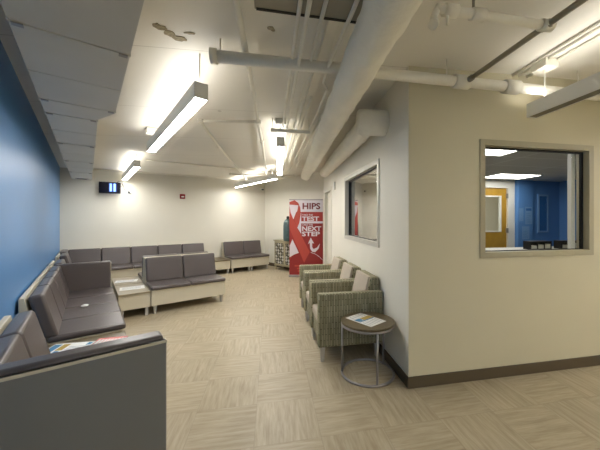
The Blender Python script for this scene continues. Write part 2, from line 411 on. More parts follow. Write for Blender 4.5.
def ceil_panel(x0, x1, y0, y1, label):
    cx, cy = (x0+x1)/2, (y0+y1)/2; X, Y = A(cx, cy)
    t = thing('ceiling_light', label, 'ceiling light', (X, Y, 2.42), AA, 'lit panels of the office ceiling')
    w, d = (x1-x0)/2, (y1-y0)/2
    mb = MB()
    mb.box(-w, w, -d, -d+.02, -0.012, 0, 'white'); mb.box(-w, w, d-.02, d, -0.012, 0, 'white'); mb.box(-w, -w+.02, -d+.02, d-.02, -0.012, 0, 'white'); mb.box(w-.02, w, -d+.02, d-.02, -0.012, 0, 'white')
    mb.build('light_frame', parent=t)
    b1('diffuser', (-w+.02, w-.02, -d+.02, d-.02, -0.008, 0), 'office_light', parent=t)
ceil_panel(2.0, 3.19, 3.1, 3.55, 'bright lay-in ceiling panel cut off by the top left of the right window')
ceil_panel(4.45, 5.45, 4.92, 5.5, 'bright lay-in ceiling panel above the oak door, seen whole through the right window')
ceil_panel(4.4, 5.4, 6.3, 6.9, 'added unseen lay-in panel that lights the hall behind the oak door')  # panel added out of sight so the hall behind the door is lit
# oak door with lite
dr = bpy.data.objects.new('door_2', None); COL.objects.link(dr); dr.location = (*A(0, 5.80), 0); dr.rotation_euler = (0, 0, AA); dr['kind'] = 'structure'
mb = MB(); x0, x1, z1 = 4.61, 5.41, 2.23; l0, l1, lz0, lz1 = 4.70, 5.27, 1.22, 2.06
mb.box(x0, l0, 0.02, 0.06, 0.01, z1, 'oak'); mb.box(l1, x1, 0.02, 0.06, 0.01, z1, 'oak'); mb.box(l0, l1, 0.02, 0.06, 0.01, lz0, 'oak'); mb.box(l0, l1, 0.02, 0.06, lz1, z1, 'oak')
mb.build('door_leaf', parent=dr)
mb = MB()
for a in ((l0, l0+.03, lz0, lz1), (l1-.03, l1, lz0, lz1), (l0+.03, l1-.03, lz0, lz0+.03), (l0+.03, l1-.03, lz1-.03, lz1)): mb.box(a[0], a[1], 0.01, 0.07, a[2], a[3], 'white')
mb.build('door_lite_frame', parent=dr)
b1('door_pane', (l0+.03, l1-.03, 0.038, 0.042, lz0+.03, lz1-.03), 'glass', parent=dr)
mb = MB(); mb.box(4.50, 4.60, -0.02, 0.02, 0, 2.36, 'white'); mb.box(5.42, 5.60, -0.02, 0.02, 0, 2.36, 'white'); mb.box(4.60, 5.42, -0.02, 0.02, 2.24, 2.36, 'white')
mb.build('door_frame', parent=dr)
for z in (0.35, 1.2, 2.0): b1('hinge', (5.39, 5.425, -0.025, 0.02, z, z+.11), 'metal', parent=dr)
tag(b1('card_reader', (-.04, .04, -.02, 0, 0, .14), 'black', loc=(*A(5.62, 7.3), 1.62), rz=AA), 'dark wall control in the hall, seen through the oak door glass', 'wall control')
# narrow sidelight in blue wall
mb = MB(); y = 5.735
for a in ((6.20, 6.24, 1.20, 2.10), (6.46, 6.50, 1.20, 2.10), (6.24, 6.46, 1.20, 1.24), (6.24, 6.46, 2.06, 2.10)): mb.box(a[0], a[1], y, 5.76, a[2], a[3], 'notice')
o = mb.build('window_3', rz=AA); o['kind'] = 'structure'
b1('window_pane', (6.24, 6.46, y+.008, y+.02, 1.24, 2.06), 'bluepane', parent=o)
def wall_sheet(q, z, w, h, label, head=True, yy=5.70):
    mb = MB(); mb.box(-w/2, w/2, -0.002, 0, 0, h, 'notice')
    if head: mb.box(-w/2+.02, w/2-.02, -0.003, -0.002, h*.78, h*.92, 'notice_head')
    for k in range(5): mb.box(-w/2+.03, w/2-.04-.02*(k % 3), -0.003, -0.002, h*(.12+.12*k), h*(.135+.12*k), 'notice_head')
    tag(mb.build('notice', loc=(*A(q, yy), z), rz=AA), label, 'notice', 'notices on the blue office wall')
wall_sheet(5.90, 1.40, 0.19, 0.40, 'larger pale notice with a dark blue heading on the blue office wall')
wall_sheet(5.70, 1.47, 0.11, 0.30, 'narrow pale notice beside the white frame of the oak door', False)
wall_sheet(5.82, 1.05, 0.20, 0.30, 'pale notice lowest on the blue office wall, below the other two', False)
# counter with trays
t = thing('office_counter', 'high pale counter just inside the right window with black trays on it', 'counter', (*A(3.0, 3.3), 0.006), AA)
b1('body', (0, 2.6, 0, 0.45, 0, 1.045), 'laminate', parent=t); b1('counter_top', (-.02, 2.62, -.02, .47, 1.045, 1.085), 'white', parent=t, bev=.004)
def tray(q, label):
    t = thing('letter_tray', label, 'letter tray', (*A(q, 3.42), 1.091), AA, 'black trays on the office counter')
    mb = MB(); W = .36; D_ = .12
    mb.box(0, W, 0, D_, 0, .012, 'black'); mb.box(0, W, 0, D_, .10, .115, 'black')
    for k in range(4): mb.box(k*(W-.016)/3, k*(W-.016)/3+.016, 0, D_, .012, .10, 'black')
    mb.build('tray_frame', t)
    for k in range(3): b1('paper_stack', (k*(W-.016)/3+.02, (k+1)*(W-.016)/3-.004, .004, D_, .0125, .055+.01*k), 'paper', parent=t)
tray(3.57, 'black letter tray left of the other, low in the right window'); tray(4.10, 'black letter tray nearest the right side of the right window')
t = thing('storage_cabinet', 'low pale cabinet under the papers behind the corridor window', 'cabinet', (*A(1.5, 5.3), 0.006), AA)
b1('body', (0, 1.5, 0, 0.45, 0, 1.02), 'laminate', parent=t)
for k in range(3): b1('door', (0.01+k*.5, .49+k*.5, -.018, 0, .03, 1.0), 'white', parent=t, bev=.003)
t = thing('paper_sorter', 'white shelved paper sorter behind the corridor window', 'paper sorter', (*A(1.64, 5.4), 1.026), AA)
mb = MB(); mb.box(0, .012, 0, .28, 0, .34, 'white'); mb.box(.288, .3, 0, .28, 0, .34, 'white'); mb.box(.012, .288, .27, .28, 0, .34, 'white')
mb.build('sorter_body', parent=t)
for k in range(6): b1('shelf', (.012, .288, 0, .27, .0+k*.065, .008+k*.065), 'white', parent=t)
tag(b1('binder', (0, .09, 0, .26, 0, .30), 'bribbon', loc=(*A(1.53, 5.42), 1.026), rz=AA, bev=.006), 'rust red binder standing left of the white sorter behind the corridor window', 'binder')

# ================================================================ LAMPS
def pendant(p0, p1, hb, lit, label, rods=(0.25,), canopy=(0.25,)):
    """linear pendant from p0 to p1 (xy), underside at z = hb"""
    v = Vector(p1)-Vector(p0); Ln = v.length; a = math.atan2(v.y, v.x)
    t = thing('pendant_light', label, 'ceiling lamp', (p0[0], p0[1], hb), a, 'linear pendant lamps')
    hw, hh = 0.052, 0.125
    mb = MB(); mb.box(0, Ln, -hw, -hw+.006, 0, hh, 'housing'); mb.box(0, Ln, hw-.006, hw, 0, hh, 'housing')
    mb.box(0, .008, -hw+.006, hw-.006, 0, hh, 'housing'); mb.box(Ln-.008, Ln, -hw+.006, hw-.006, 0, hh, 'housing')
    mb.build('housing', parent=t)
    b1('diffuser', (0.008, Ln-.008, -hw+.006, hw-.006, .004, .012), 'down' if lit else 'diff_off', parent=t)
    b1('uplight', (0.008, Ln-.008, -hw+.006, hw-.006, hh-.03, hh-.02), 'up', parent=t)
    for f in rods:
        x = f*Ln; wp = Matrix.Rotation(a, 2) @ Vector((x, 0)); zc = ceil_z(p0[0]+wp.x, p0[1]+wp.y)-hb
        mb = MB(); mb.tube([(x, 0, hh-.02), (x, 0, zc-.001)], 0.006, 'pipe', 8); mb.build('rod', parent=t)
        if f in canopy:
            mb = MB(); mb.box(x-.075, x+.075, -.07, .07, zc-.075, zc-.004, 'pipe', .006); mb.build('canopy_box', parent=t)
pendant(B(.69, 2.40), B(.69, 4.78), 2.47, True, 'long lit pendant nearest on the left, beside the grey duct', (0.02, 0.97), (0.97,))
pendant(B(.69, 6.31), B(.69, 8.66), 2.47, True, 'shorter looking lit pendant over the long sofa by the wall television', (0.04, 0.95), ())
pendant((-.62, 3.80), (-1.05, 6.28), 2.47, True, 'lit pendant hanging end-on in the middle beside the conduits', (0.03, 0.95), (0.03,))
pendant(B(3.45, 6.1), B(3.45, 8.55), 2.47, True, 'lit pendant seen sideways high at the far corner', (0.08, 0.92), ())
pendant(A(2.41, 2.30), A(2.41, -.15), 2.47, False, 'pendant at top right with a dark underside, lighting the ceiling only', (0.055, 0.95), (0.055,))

for q in (1.3, 3.6):  # pendants added out of view to brighten the near side of the room
    pendant(A(q, -.75), A(q, -3.1), 2.47, True, 'added unseen fill pendant behind the photographer, %s' % ('nearer the blue wall' if q < 2 else 'farther from the blue wall'), (0.05, 0.95), ())
pendant(A(4.6, 2.2), A(4.6, -.2), 2.47, True, 'added fill pendant out of view beyond the right edge of the photo', (0.05, 0.95), ())  # unseen extra pendant, added as fill for the near side

# ================================================================ DUCTS AND PIPES
def wrapdir(p0, p1, z0, z1, r, name, label, pre=None, n=40):
    pts = []
    for i in range(n+1):
        f = i/n; pts.append(Vector((p0[0]+(p1[0]-p0[0])*f, p0[1]+(p1[1]-p0[1])*f, z0+(z1-z0)*f)))
    if pre: pts = [Vector(p) for p in pre]+pts
    def rf(i, a): return 1+0.10*noise.noise(Vector((i*.45+a*.5, math.cos(a)*1.8, math.sin(a)*1.8)))+0.07*noise.noise(Vector((i*1.3, math.cos(a)*3+9, math.sin(a)*3)))-(0.03 if i % 19 == 0 else 0)
    mb = MB(); mb.tube(pts, r, 'wrap', 28, rf=rf); o = mb.build(name); return tag(o, label, 'duct')
wrapdir((0.297+.1434*2.6, 1.324-2.6), (-0.585, 7.55), H+0.97, H+1.12, 0.120, 'insulated_duct', 'large round wrapped duct running along the ceiling in front of the corridor wall', n=170)
wrapdir((.40, 3.42), (-.08, 6.75), H+1.04, H+1.08, 0.115, 'insulated_duct', 'smaller round wrapped duct that elbows out of the corridor wall above the window',
        pre=[(.62, 3.16, H+1.04), (.56, 3.15, H+1.04), (.50, 3.15, H+1.04), (.45, 3.18, H+1.04), (.42, 3.25, H+1.04)], n=30)
mb = MB(); mb.tube([(.625, 3.165, H+1.04), (.60, 3.16, H+1.04), (.40, 3.12, H+1.04), (.33, 3.12, H+1.04), (.305, 3.12, H+1.04)], .137, 'wrap', 28, rf=lambda i, a: (0.97, 1, 1.0, .97, .8)[i])
o = mb.build('duct_elbow'); o.parent = [c for c in COL.objects if c.name == 'insulated_duct.001'][0]

# rectangular metal duct by the blue wall
t = thing('metal_duct', 'wide grey rectangular metal duct hung along the blue wall', 'duct', (0, 0, H+.90), AB)
mb = MB(); hd = .30
mb.prism([(-.28, -2.0), (.178, -2.0), (.178, 3.07), (.067, 3.36), (.067, 8.62), (-.28, 8.62)], 'z', 0, hd, 'duct'); mb.build('duct_body', parent=t)
for u in (-.6, .7, 1.93, 3.03, 3.40, 4.65, 6.0, 7.35):
    wr = .178 if u < 3.07 else .067
    mb = MB(); mb.box(-.284, wr+.004, u-.006, u+.006, -.006, hd+.004, 'duct', .002, 1); mb.box(-.284, wr+.004, u+.006, u+.0085, -.001, hd-.01, 'slot'); mb.build('flange', parent=t)
    for x in (-.25, wr-.03):
        mb = MB(); mb.box(x-.02, x+.02, u-.012, u+.016, -.012, -.006, 'metal'); mb.build('clip', parent=t)
for u in (1.3, 2.5, 4.0, 5.3, 6.7):
    wr = .178 if u < 3.07 else .067
    mb = MB(); mb.box(-.282, wr+.001, u-.004, u+.004, -.003, 0, 'duct'); mb.build('crease', parent=t)
mb = MB(); mb.box(-.22, .01, 8.42, 8.56, -.008, 0, 'metal', .002, 1)
for k in range(4): mb.box(-.19, -.02, 8.44+.028*k, 8.455+.028*k, -.010, -.008, 'slot')
mb.build('air_grille', parent=t)
for u in (.2, 2.6, 5.0, 7.4):
    mb = MB(); mb.tube([(-.27, u, hd), (-.27, u, ceil_z(*B(-.27, u))-(H+.90))], .006, 'metal', 6); mb.build('hanger', parent=t)

def pipe(name, pts, r, label, m='pipe', fit=(), cat='pipe', grp=None):
    mb = MB(); mb.tube(pts, r, m, 14)
    for i in fit:                                # fittings at given points
        p = Vector(pts[i]); d = (Vector(pts[min(i+1, len(pts)-1)])-Vector(pts[max(i-1, 0)])).normalized()
        mb.tube([p-d*r*1.6, p+d*r*1.6], r*1.35, m, 14)
    return tag(mb.build(name), label, cat, grp)
def a3(q, p, h): x, y = A(q, p); return (x, y, H+h)
# big transverse main
t = pipe('sprinkler_main', [a3(-.40, 2.26, 1.20), a3(.5, 2.26, 1.20), a3(1.64, 2.26, 1.20), a3(2.15, 2.26, 1.20), a3(5.45, 2.26, 1.20)], .045, 'thick horizontal pipe crossing the ceiling in front of the right wall', fit=(2, 3))
mb = MB(); mb.tube([a3(-.43, 2.26, 1.20), a3(-.38, 2.26, 1.20)], .056, 'pipe', 14); mb.build('end_cap', parent=t)
for q in (-.36, 1.5, 2.9):
    x, y, z = a3(q, 2.26, 1.2)
    mb = MB(); mb.tube([(x, y, z), (x, y, ceil_z(x, y))], .006, 'pipe', 6); mb.build('hanger_rod', parent=t)
# branch with elbow top right
t = pipe('sprinkler_branch', [a3(.93, 1.5, 1.20), a3(1.02, 1.5, 1.20), a3(1.2, 1.5, 1.20), a3(1.68, 1.5, 1.20)], .026, 'short white sprinkler branch with valve fittings at the top right', fit=(1, 2, 3))
mb = MB(); mb.tube([a3(.95, 1.5, 1.20), a3(.93, 1.5, 1.185), a3(.915, 1.5, 1.15), a3(.90, 1.47, 1.09)], .02, 'pipe', 12)
mb.tube([a3(1.0, 1.5, 1.19), a3(1.0, 1.5, 1.11)], .009, 'pipe', 8); mb.tube([a3(.90, 1.47, 1.09), a3(.885, 1.46, 1.075)], .028, 'pipe', 10)
mb.build('valve', parent=t)
x, y, z = a3(1.17, 1.5, 1.2); mb = MB(); mb.tube([(x, y, z), (x, y, ceil_z(x, y))], .008, 'pipe_dark', 6); mb.build('hanger_rod', parent=t)
pipe('conduit', [a3(1.68, -1.2, 1.20), a3(1.68, 1.5, 1.20), a3(1.68, 2.2, 1.20)], .019, 'dark grey pipe slanting down from the top right into the thick pipe', 'pipe_dark', (1, 2))
# raceways on right ceiling
for i, (q, r) in enumerate(((2.30, .010), (2.37, .010), (2.47, .013))):
    pts = [a3(q, 2.40, 0), a3(q, -1.5, 0)]; pts = [(x, y, ceil_z(x, y)-r-.004) for x, y, _ in pts]
    pipe('conduit', pts, r, ('thin conduit on the right ceiling, leftmost of three', 'thin conduit on the right ceiling, middle of three', 'thin conduit on the right ceiling, rightmost of three')[i], grp='conduits on the right ceiling')
# left long pipe and branches
def l3(x, y, h): return (x, y, H+h)
pipe('sprinkler_line', [l3(-.30, .45, 1.27), l3(-.546, 1.75, 1.27), l3(-.78, 3.1, 1.26), l3(-.90, 3.72, 1.25), l3(-1.05, 4.6, 1.23), l3(-1.62, 7.7, 1.16)], .021, 'long white pipe running from the top centre left of the conduits', fit=(3, 4))
pipe('sprinkler_line', [l3(-.90, 3.74, 1.25), l3(-1.62, 3.70, 1.25)], .020, 'short horizontal white pipe joining the long pipe to its left branch', fit=(0, 1))
pipe('sprinkler_line', [l3(-1.63, 3.70, 1.25), l3(-1.85, 4.9, 1.22), l3(-2.33, 8.3, 1.13)], .019, 'white branch pipe slanting away to the far corner left of the end-on pendant', fit=(0, 1))
pipe('sprinkler_line', [(*B(w, 8.5), ceil_z(*B(w, 8.5))-.03) for w in (.1, 2.6, 4.4)], .016, 'thin horizontal pipe high along the far wall', fit=(1,))
pts = [B(.9, 6.9), B(3.9, 6.9)]
pipe('sprinkler_line', [(x, y, ceil_z(x, y)-.022) for x, y in pts], .016, 'thin horizontal pipe on the ceiling before the far wall')
pipe('sprinkler_line', [(*B(w, u), ceil_z(*B(w, u))-.05) for w, u in ((2.9, 7.55), (4.3, 7.2), (4.45, 6.9))], .02, 'thicker pipe behind the end-on pendant, crossing to the conduits', fit=(0,))
# conduit bundle
bun = 'parallel conduits left of the wrapped duct'
def cond(q, h, y0, y1, r, label, mid=None):
    pts = [a3(q, y0, h)]+([a3(*m) for m in mid] if mid else [])+[a3(q, y1, h-.02 if y1 > 5 else h)]
    return pipe('conduit', pts, r, label, cat='conduit', grp=bun)
cond(.168, 1.235, -.8, 7.3, .013, 'thin conduit leftmost of the bundle, running from the top edge')
cond(.212, 1.19, -.8, 7.3, .014, 'thicker conduit second from the left in the bundle')
cond(.31, 1.23, 1.3, 7.4, .013, 'thin conduit in the bundle just right of the thicker pair')
cond(.41, 1.23, 2.9, 7.4, .013, 'conduit of the bundle starting above the support channel, left of its twin')
cond(.465, 1.19, -.8, 7.5, .013, 'white conduit with an offset bend beside the wrapped duct', mid=((.465, 1.6, 1.19), (.445, 2.25, 1.19), (.445, 2.42, 1.16), (.51, 2.58, 1.17), (.525, 3.3, 1.19)))
cond(.60, 1.23, 3.2, 7.2, .013, 'conduit of the bundle nearest the wrapped duct')
# support channel
mb = MB(); mb.box(-.02, .50, -.03, .03, 0, .045, 'pipe', .002, 1)
o = tag(mb.build('support_channel', loc=a3(.03, 3.86, 1.135), rz=AA), 'horizontal metal channel carrying the conduit bundle beside the end-on pendant', 'support channel')
for x in (.0, .48):
    wx, wy, wz = a3(.03+x, 3.86, 1.135); mb = MB(); mb.tube([(x, 0, .01), (x, 0, ceil_z(wx, wy)-wz)], .005, 'pipe', 6); mb.build('hanger_rod', parent=o)
# wide flat raceway on the ceiling beside conduits
x, y = A(.42, 2.3)
mb = MB(); mb.box(-.04, .04, -.45, 4.6, -.05, -.005, 'pipe', .004, 1)
for v in mb.bm.verts: wx, wy = A(.42+v.co.x, 2.3+v.co.y); v.co.z += ceil_z(wx, wy)-ceil_z(x, y)
tag(mb.build('raceway', loc=(x, y, ceil_z(x, y)), rz=AA), 'flat white raceway on the ceiling above the conduits', 'raceway')
# slot diffuser at top centre
t = thing('air_diffuser', 'grey slot air diffuser at the top centre with a dark slot', 'air diffuser', a3(-.09, 1.50, 1.25), AA)
mb = MB(); mb.box(0, .95, 0, .28, 0, .10, 'pipe_dark', .004, 1); mb.build('diffuser_body', parent=t)
b1('slot', (.01, .94, .262, .279, -.006, .0), 'slot', parent=t)

# ================================================================ FURNITURE
ZS, ZB, ZBK = .445, .385, .84
def cushion(name, x0, x1, y0, y1, z0, z1, parent, bev=.022):
    mb = MB(); mb.box(x0, x1, y0, y1, z0, z1, 'vinyl', bev, 3)
    return mb.build(name, parent)
def back_cushion(x0, x1, parent, name='back_cushion', yb=0.0, zt=ZBK):
    mb = MB(); prof = [(yb+.495, ZS-.01), (yb+.60, ZS-.01), (yb+.705, zt-.01), (yb+.60, zt+.008)]
    mb.prism(prof, 'x', x0+.003, x1-.003, 'vinyl', .028, 3); return mb.build(name, parent)
def sofa(label, cat, loc, rz, n, mod=.575, arm=None, grp=None, depth=.80, midlegs=False, name='waiting_bench', armz=.84, armmat='laminate', toe=None):
    """local x = length, y = depth (0 front), arm in (None,'l','r')"""
    t = thing(name, label, cat, (*loc, 0), rz, grp)
    al = .13 if arm == 'l' else 0; ar = .13 if arm == 'r' else 0
    Ln = n*mod+al+ar
    b1('base', (0.004, Ln-.004, .02, depth, .135, ZB), 'laminate', parent=t, bev=.004)
    mb = MB(); mb.prism([(.56, ZB), (.655, ZB), (.655, ZB), (depth, ZB), (depth, ZBK-.015), (.73, ZBK-.015)][0:1]+[(depth, ZB), (depth, ZBK-.015), (.72, ZBK-.015), (.645, ZB+.06)], 'x', .004, Ln-.004, 'laminate', .004, 1)
    mb.build('back_frame', t)
    for k in range(n):
        cushion('seat_cushion', al+k*mod+.002, al+(k+1)*mod-.002, -.015, .575, ZB, ZS, t)
        back_cushion(al+k*mod, al+(k+1)*mod, t)
    if arm:
        py = -.046 if armmat != 'laminate' else 0
        x0, x1, c0, c1 = (0, .035, .035, .13) if arm == 'l' else (Ln-.035, Ln, Ln-.13, Ln-.035)
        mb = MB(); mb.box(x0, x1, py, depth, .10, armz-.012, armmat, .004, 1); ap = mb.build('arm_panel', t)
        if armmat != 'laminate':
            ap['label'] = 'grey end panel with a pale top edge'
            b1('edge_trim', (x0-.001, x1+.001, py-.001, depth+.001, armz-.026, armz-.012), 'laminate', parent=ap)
        mb = MB(); mb.box(c0-(.012 if arm == 'l' else 0), c1+(.012 if arm == 'r' else 0), py+.01, depth-.1, ZS-.03, armz+.012, 'vinyl', .02, 3); mb.build('arm_cushion', t)
    xs = [0.06, Ln-.06] if not midlegs else [0.05]+[al+k*mod-.04 for k in range(1, n)]+[al+k*mod+.04 for k in range(1, n)]+[Ln-.05]
    for x in xs:
        for y in (.07, depth-.07):
            mb = MB(); vs = mb.box(x-.024, x+.024, y-.024, y+.024, 0, .135, 'leg')
            for v in vs:
                if v.co.z < .01: v.co.x = x+(v.co.x-x)*.6; v.co.y = y+(v.co.y-y)*.6
            mb.build('leg', t)
    return t
def bt(label, loc, rz, w, d, top, name='bench_table'):
    t = thing(name, label, 'table', (*loc, 0), rz, 'low tables between the benches')
    b1('base', (.004, w-.004, .02, d, .135, ZB-.022), 'laminate', parent=t, bev=.003)
    b1('table_top', (0, w, 0, d, ZB-.022, ZB), top, parent=t, bev=.003)
    for x in (.05, w-.05):
        for y in (.07, d-.07): b1('leg', (x-.02, x+.02, y-.02, y+.02, 0, .135), 'leg', parent=t)
    return t
WS = -.465                                # back line of the sofas on the blue wall
def BW(u): return B(WS+.755, u)            # front line, local y runs to the wall
RW = AB+PI/2
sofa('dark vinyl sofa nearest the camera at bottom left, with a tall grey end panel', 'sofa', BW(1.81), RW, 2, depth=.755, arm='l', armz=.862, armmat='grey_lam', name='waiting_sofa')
bt('low woodgrain table holding a magazine and pink paper between two sofas', BW(3.13), RW, .48, .75, 'table_wood')
sofa('long dark vinyl sofa along the blue wall ending in a tall arm', 'sofa', BW(3.64), RW, 4, depth=.755, mod=.53, arm='r', name='waiting_sofa')
sofa('single dark vinyl seat just behind the tall arm of the long sofa', 'bench seat', BW(6.08), RW, 1, depth=.755, mod=.6)
t = sofa('single dark vinyl seat on the blue wall next to the far corner', 'bench seat', BW(7.25), RW, 1, depth=.755, mod=.66)
def BF(w): return B(w, 7.96)
sofa('long dark vinyl sofa along the far wall under the television', 'sofa', BF(-.47), AB, 5, mod=.574, arm='l', name='waiting_sofa')
bt('low table with a brown top between the two benches on the far wall', BF(2.56), AB, .50, .78, 'table_wood')
sofa('two-seat dark vinyl bench on the far wall beside the patterned cabinet', 'bench', BF(3.09), AB, 2, mod=.59, midlegs=True)
sofa('two-seat dark vinyl bench in the middle of the room facing the camera', 'bench', B(.77, 5.30), AB, 2, mod=.59)
x, y = B(.77+1.18, 5.30+1.64)
sofa('two-seat dark vinyl bench back to back behind the middle bench', 'bench', (x, y), AB+PI, 2, mod=.59)
bt('low pale table with a paper, left of the middle bench', B(.345, 5.30), AB, .42, .80, 'table_pale')
bt('low pale table with a paper, behind the front table left of the middle bench', B(.345, 6.12), AB, .42, .80, 'table_pale')

# papers
def sheet(name, loc, rz, w, h, z, label, cat, blocks, m='paper', th=.003):
    t = thing(name, label, cat, (loc[0], loc[1], z), rz)
    b1('page', (-w/2, w/2, -h/2, h/2, 0, th), m, parent=t)
    if blocks:
        mb = MB()
        for (x0, x1, y0, y1, mm) in blocks: mb.box(x0*w/2, x1*w/2, y0*h/2, y1*h/2, th, th+.0006, mm)
        mb.build('printing', parent=t)
mag = [(-.95, -.62, -.8, .8, 'inkblue'), (-.55, -.25, -.3, .8, 'inkgold'), (-.5, -.3, -.8, -.4, 'inkblue'), (.5, .7, .4, .9, 'inkblue')]+[(-.15, .85-.1*(k % 2), -.8+.25*k, -.74+.25*k, 'ink') for k in range(5)]
sheet('magazine', B(-.12, 3.40), math.radians(12), .36, .24, ZB+.001, 'white magazine with blue and gold pictures on the woodgrain table', 'magazine', mag)
sheet('leaflet', B(.155, 3.37), math.radians(14), .24, .17, ZB+.001, 'pink leaflet with white print beside the magazine on the woodgrain table', 'leaflet', [(-.85+.22*k, -.72+.22*k, -.7, .6, 'paper') for k in range(8)], 'pink')
sheet('paper_sheet', B(.56, 5.72), math.radians(35), .34, .25, ZB+.001, 'white paper on the nearer table left of the middle bench', 'paper', [(-.8, .7, -.6+.4*k, -.5+.4*k, 'ink') for k in range(4)])
sheet('paper_sheet', B(.54, 6.42), math.radians(28), .34, .24, ZB+.001, 'white paper on the farther table left of the middle bench', 'paper', [(-.8, .7, -.6+.4*k, -.5+.4*k, 'ink') for k in range(4)])
# scrap on sofa seat
mb = MB(); bmesh.ops.create_icosphere(mb.bm, subdivisions=3, radius=.035); mb.mi('paper')
for v in mb.bm.verts: v.co *= 1+.35*noise.noise(v.co*60); v.co.z *= .5
for f in mb.bm.faces: f.smooth = True
x, y = B(-.03, 4.62); tag(mb.build('crumpled_tissue', loc=(x, y, ZS+.018)), 'small pale crumpled tissue on the seat of the long blue wall sofa', 'tissue')

# ---------------------------------------------------------------- armchairs
def armchair(label, p):
    t = thing('armchair', label, 'armchair', (*A(.50, p), 0), AA, 'green patterned armchairs in a row along the corridor wall')
    Wd, Dp = .67, .74
    for y0 in (0, Wd-.10):
        mb = MB(); mb.box(0, Dp-.02, y0, y0+.10, .16, .725, 'fabric', .018, 3); mb.build('arm', t)
    b1('seat_base', (.03, Dp-.03, .102, Wd-.102, .16, .36), 'fabric', parent=t, bev=.01)
    mb = MB(); mb.box(.015, .56, .104, Wd-.104, .36, .47, 'taupe', .025, 3); mb.build('seat_cushion', t)
    mb = MB(); mb.prism([(.52, .45), (.71, .40), (.722, .84), (.70, .865), (.615, .865)], 'y', .104, Wd-.104, 'fabric', .012, 2); mb.build('backrest', t)
    mb = MB(); mb.prism([(.482, .455), (.522, .452), (.618, .873), (.585, .873)], 'y', .106, Wd-.106, 'taupe', .012, 2)
    mb.build('back_cushion', t)
    for x in (.05, Dp-.08):
        for y in (.05, Wd-.05):
            mb = MB(); vs = mb.box(x-.025, x+.025, y-.025, y+.025, 0, .165, 'leg')
            for v in vs:
                if v.co.z < .01: v.co.x = x+(v.co.x-x)*.62; v.co.y = y+(v.co.y-y)*.62
            mb.build('leg', t)
    return t
c1 = armchair('nearest green patterned armchair, beside the round side table', 3.005)
copy_tree(c1, (*A(.50, 3.68), 0), AA, 'middle green patterned armchair of the row of three')
copy_tree(c1, (*A(.50, 4.38), 0), AA, 'farthest green patterned armchair of the row, nearest the red banner')

# ---------------------------------------------------------------- round side table
t = thing('side_table', 'round side table with a brown top and thin metal ring frame by the wall corner', 'side table', (.392, 2.865, 0), AA)
R = .262
mb = MB(); mb.lathe([(R-.02, .498), (R, .503), (R, .519), (R-.004, .522)], 'table_wood', 48); mb.build('table_top', t)
def ring(z, r, tt, name):
    mb = MB(); n = 56; vs = []
    for k in range(n):
        a = 2*PI*k/n; row = []
        for j in range(8):
            b = 2*PI*j/8; row.append(mb.bm.verts.new(((r+tt*math.cos(b))*math.cos(a), (r+tt*math.cos(b))*math.sin(a), z+tt*math.sin(b))))
        vs.append(row)
    for k in range(n):
        for j in range(8):
            f = mb.bm.faces.new([vs[k][j], vs[(k+1) % n][j], vs[(k+1) % n][(j+1) % 8], vs[k][(j+1) % 8]]); f.smooth = True
    mb.mi('metal'); mb.build(name, t)
ring(.488, R-.008, .011, 'upper_ring'); ring(.012, R-.008, .012, 'base_ring')
for a in (-89, 168, 31):
    a = math.radians(a); x, y = (R-.010)*math.cos(a), (R-.010)*math.sin(a)
    mb = MB(); mb.tube([(x, y, .012), (x, y, .488)], .0105, 'metal', 10); mb.build('leg', t)
mag2 = [(-.35, .05, -.2, .95, 'inkgold'), (-.35, .02, -.9, -.25, 'inkblue'), (.05, .15, -.9, .9, 'inkblue')]+[(.25, .85, -.8+.3*k, -.74+.3*k, 'ink') for k in range(6)]+[(-.85, -.45, -.7+.35*k, -.64+.35*k, 'ink') for k in range(5)]
sheet('magazine', (.372, 2.875), math.radians(-48), .33, .23, .5225, 'open white magazine with gold and blue pictures on the round side table', 'magazine', mag2)

# ---------------------------------------------------------------- patterned cabinet and vase
t = thing('patterned_cabinet', 'olive cabinet with lattice mirror doors standing left of the red banner', 'cabinet', (*D(1.0, -.37), 0), AD)
W_, Dc, Hc = 1.0, .34, .90
b1('cabinet_body', (0, W_, .012, Dc, .13, Hc-.03), 'olive', parent=t, bev=.004); b1('cabinet_top', (-.02, W_+.02, -.015, Dc+.01, Hc-.03, Hc), 'olive', parent=t, bev=.004)
for x in (0.0, W_-.05):
    for y in (.02, Dc-.05): b1('leg', (x, x+.05, y, y+.04, 0, .13), 'olive', parent=t)
for k in range(2):
    dx0, dx1 = .04+k*.47, .04+k*.47+.45
    mb = MB(); z0, z1 = .17, Hc-.06
    mb.box(dx0, dx0+.03, -.012, .012, z0, z1, 'olive'); mb.box(dx1-.03, dx1, -.012, .012, z0, z1, 'olive'); mb.box(dx0+.03, dx1-.03, -.012, .012, z0, z0+.03, 'olive'); mb.box(dx0+.03, dx1-.03, -.012, .012, z1-.03, z1, 'olive')
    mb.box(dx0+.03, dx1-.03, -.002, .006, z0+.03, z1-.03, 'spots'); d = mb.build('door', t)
    mb = MB(); nx, nz = 4, 7; cw = (dx1-dx0-.06)/nx; ch = (z1-z0-.06)/nz
    for i in range(nx):
        for j in range(nz):
            cx, cz = dx0+.03+cw*(i+.5), z0+.03+ch*(j+.5)
            pts = [(cx-cw*.48, -.004, cz), (cx, -.004, cz-ch*.48), (cx+cw*.48, -.004, cz), (cx, -.004, cz+ch*.48)]
            if (i+j) % 3: mb.poly(pts, 'mirror')
            mb.box(cx-.008, cx+.008, -.01, -.005, cz-ch*.5, cz+ch*.5, 'olive', mtx=Matrix.Translation((cx, 0, cz)) @ Matrix.Rotation(.7, 4, 'Y') @ Matrix.Translation((-cx, 0, -cz)))
    mb.build('lattice', d, fix=False)
t = thing('bottle_vase', 'tall grey-teal bottle vase with a dark stopper on the patterned cabinet', 'vase', (-1.13, 8.16, Hc+.0005), 0)
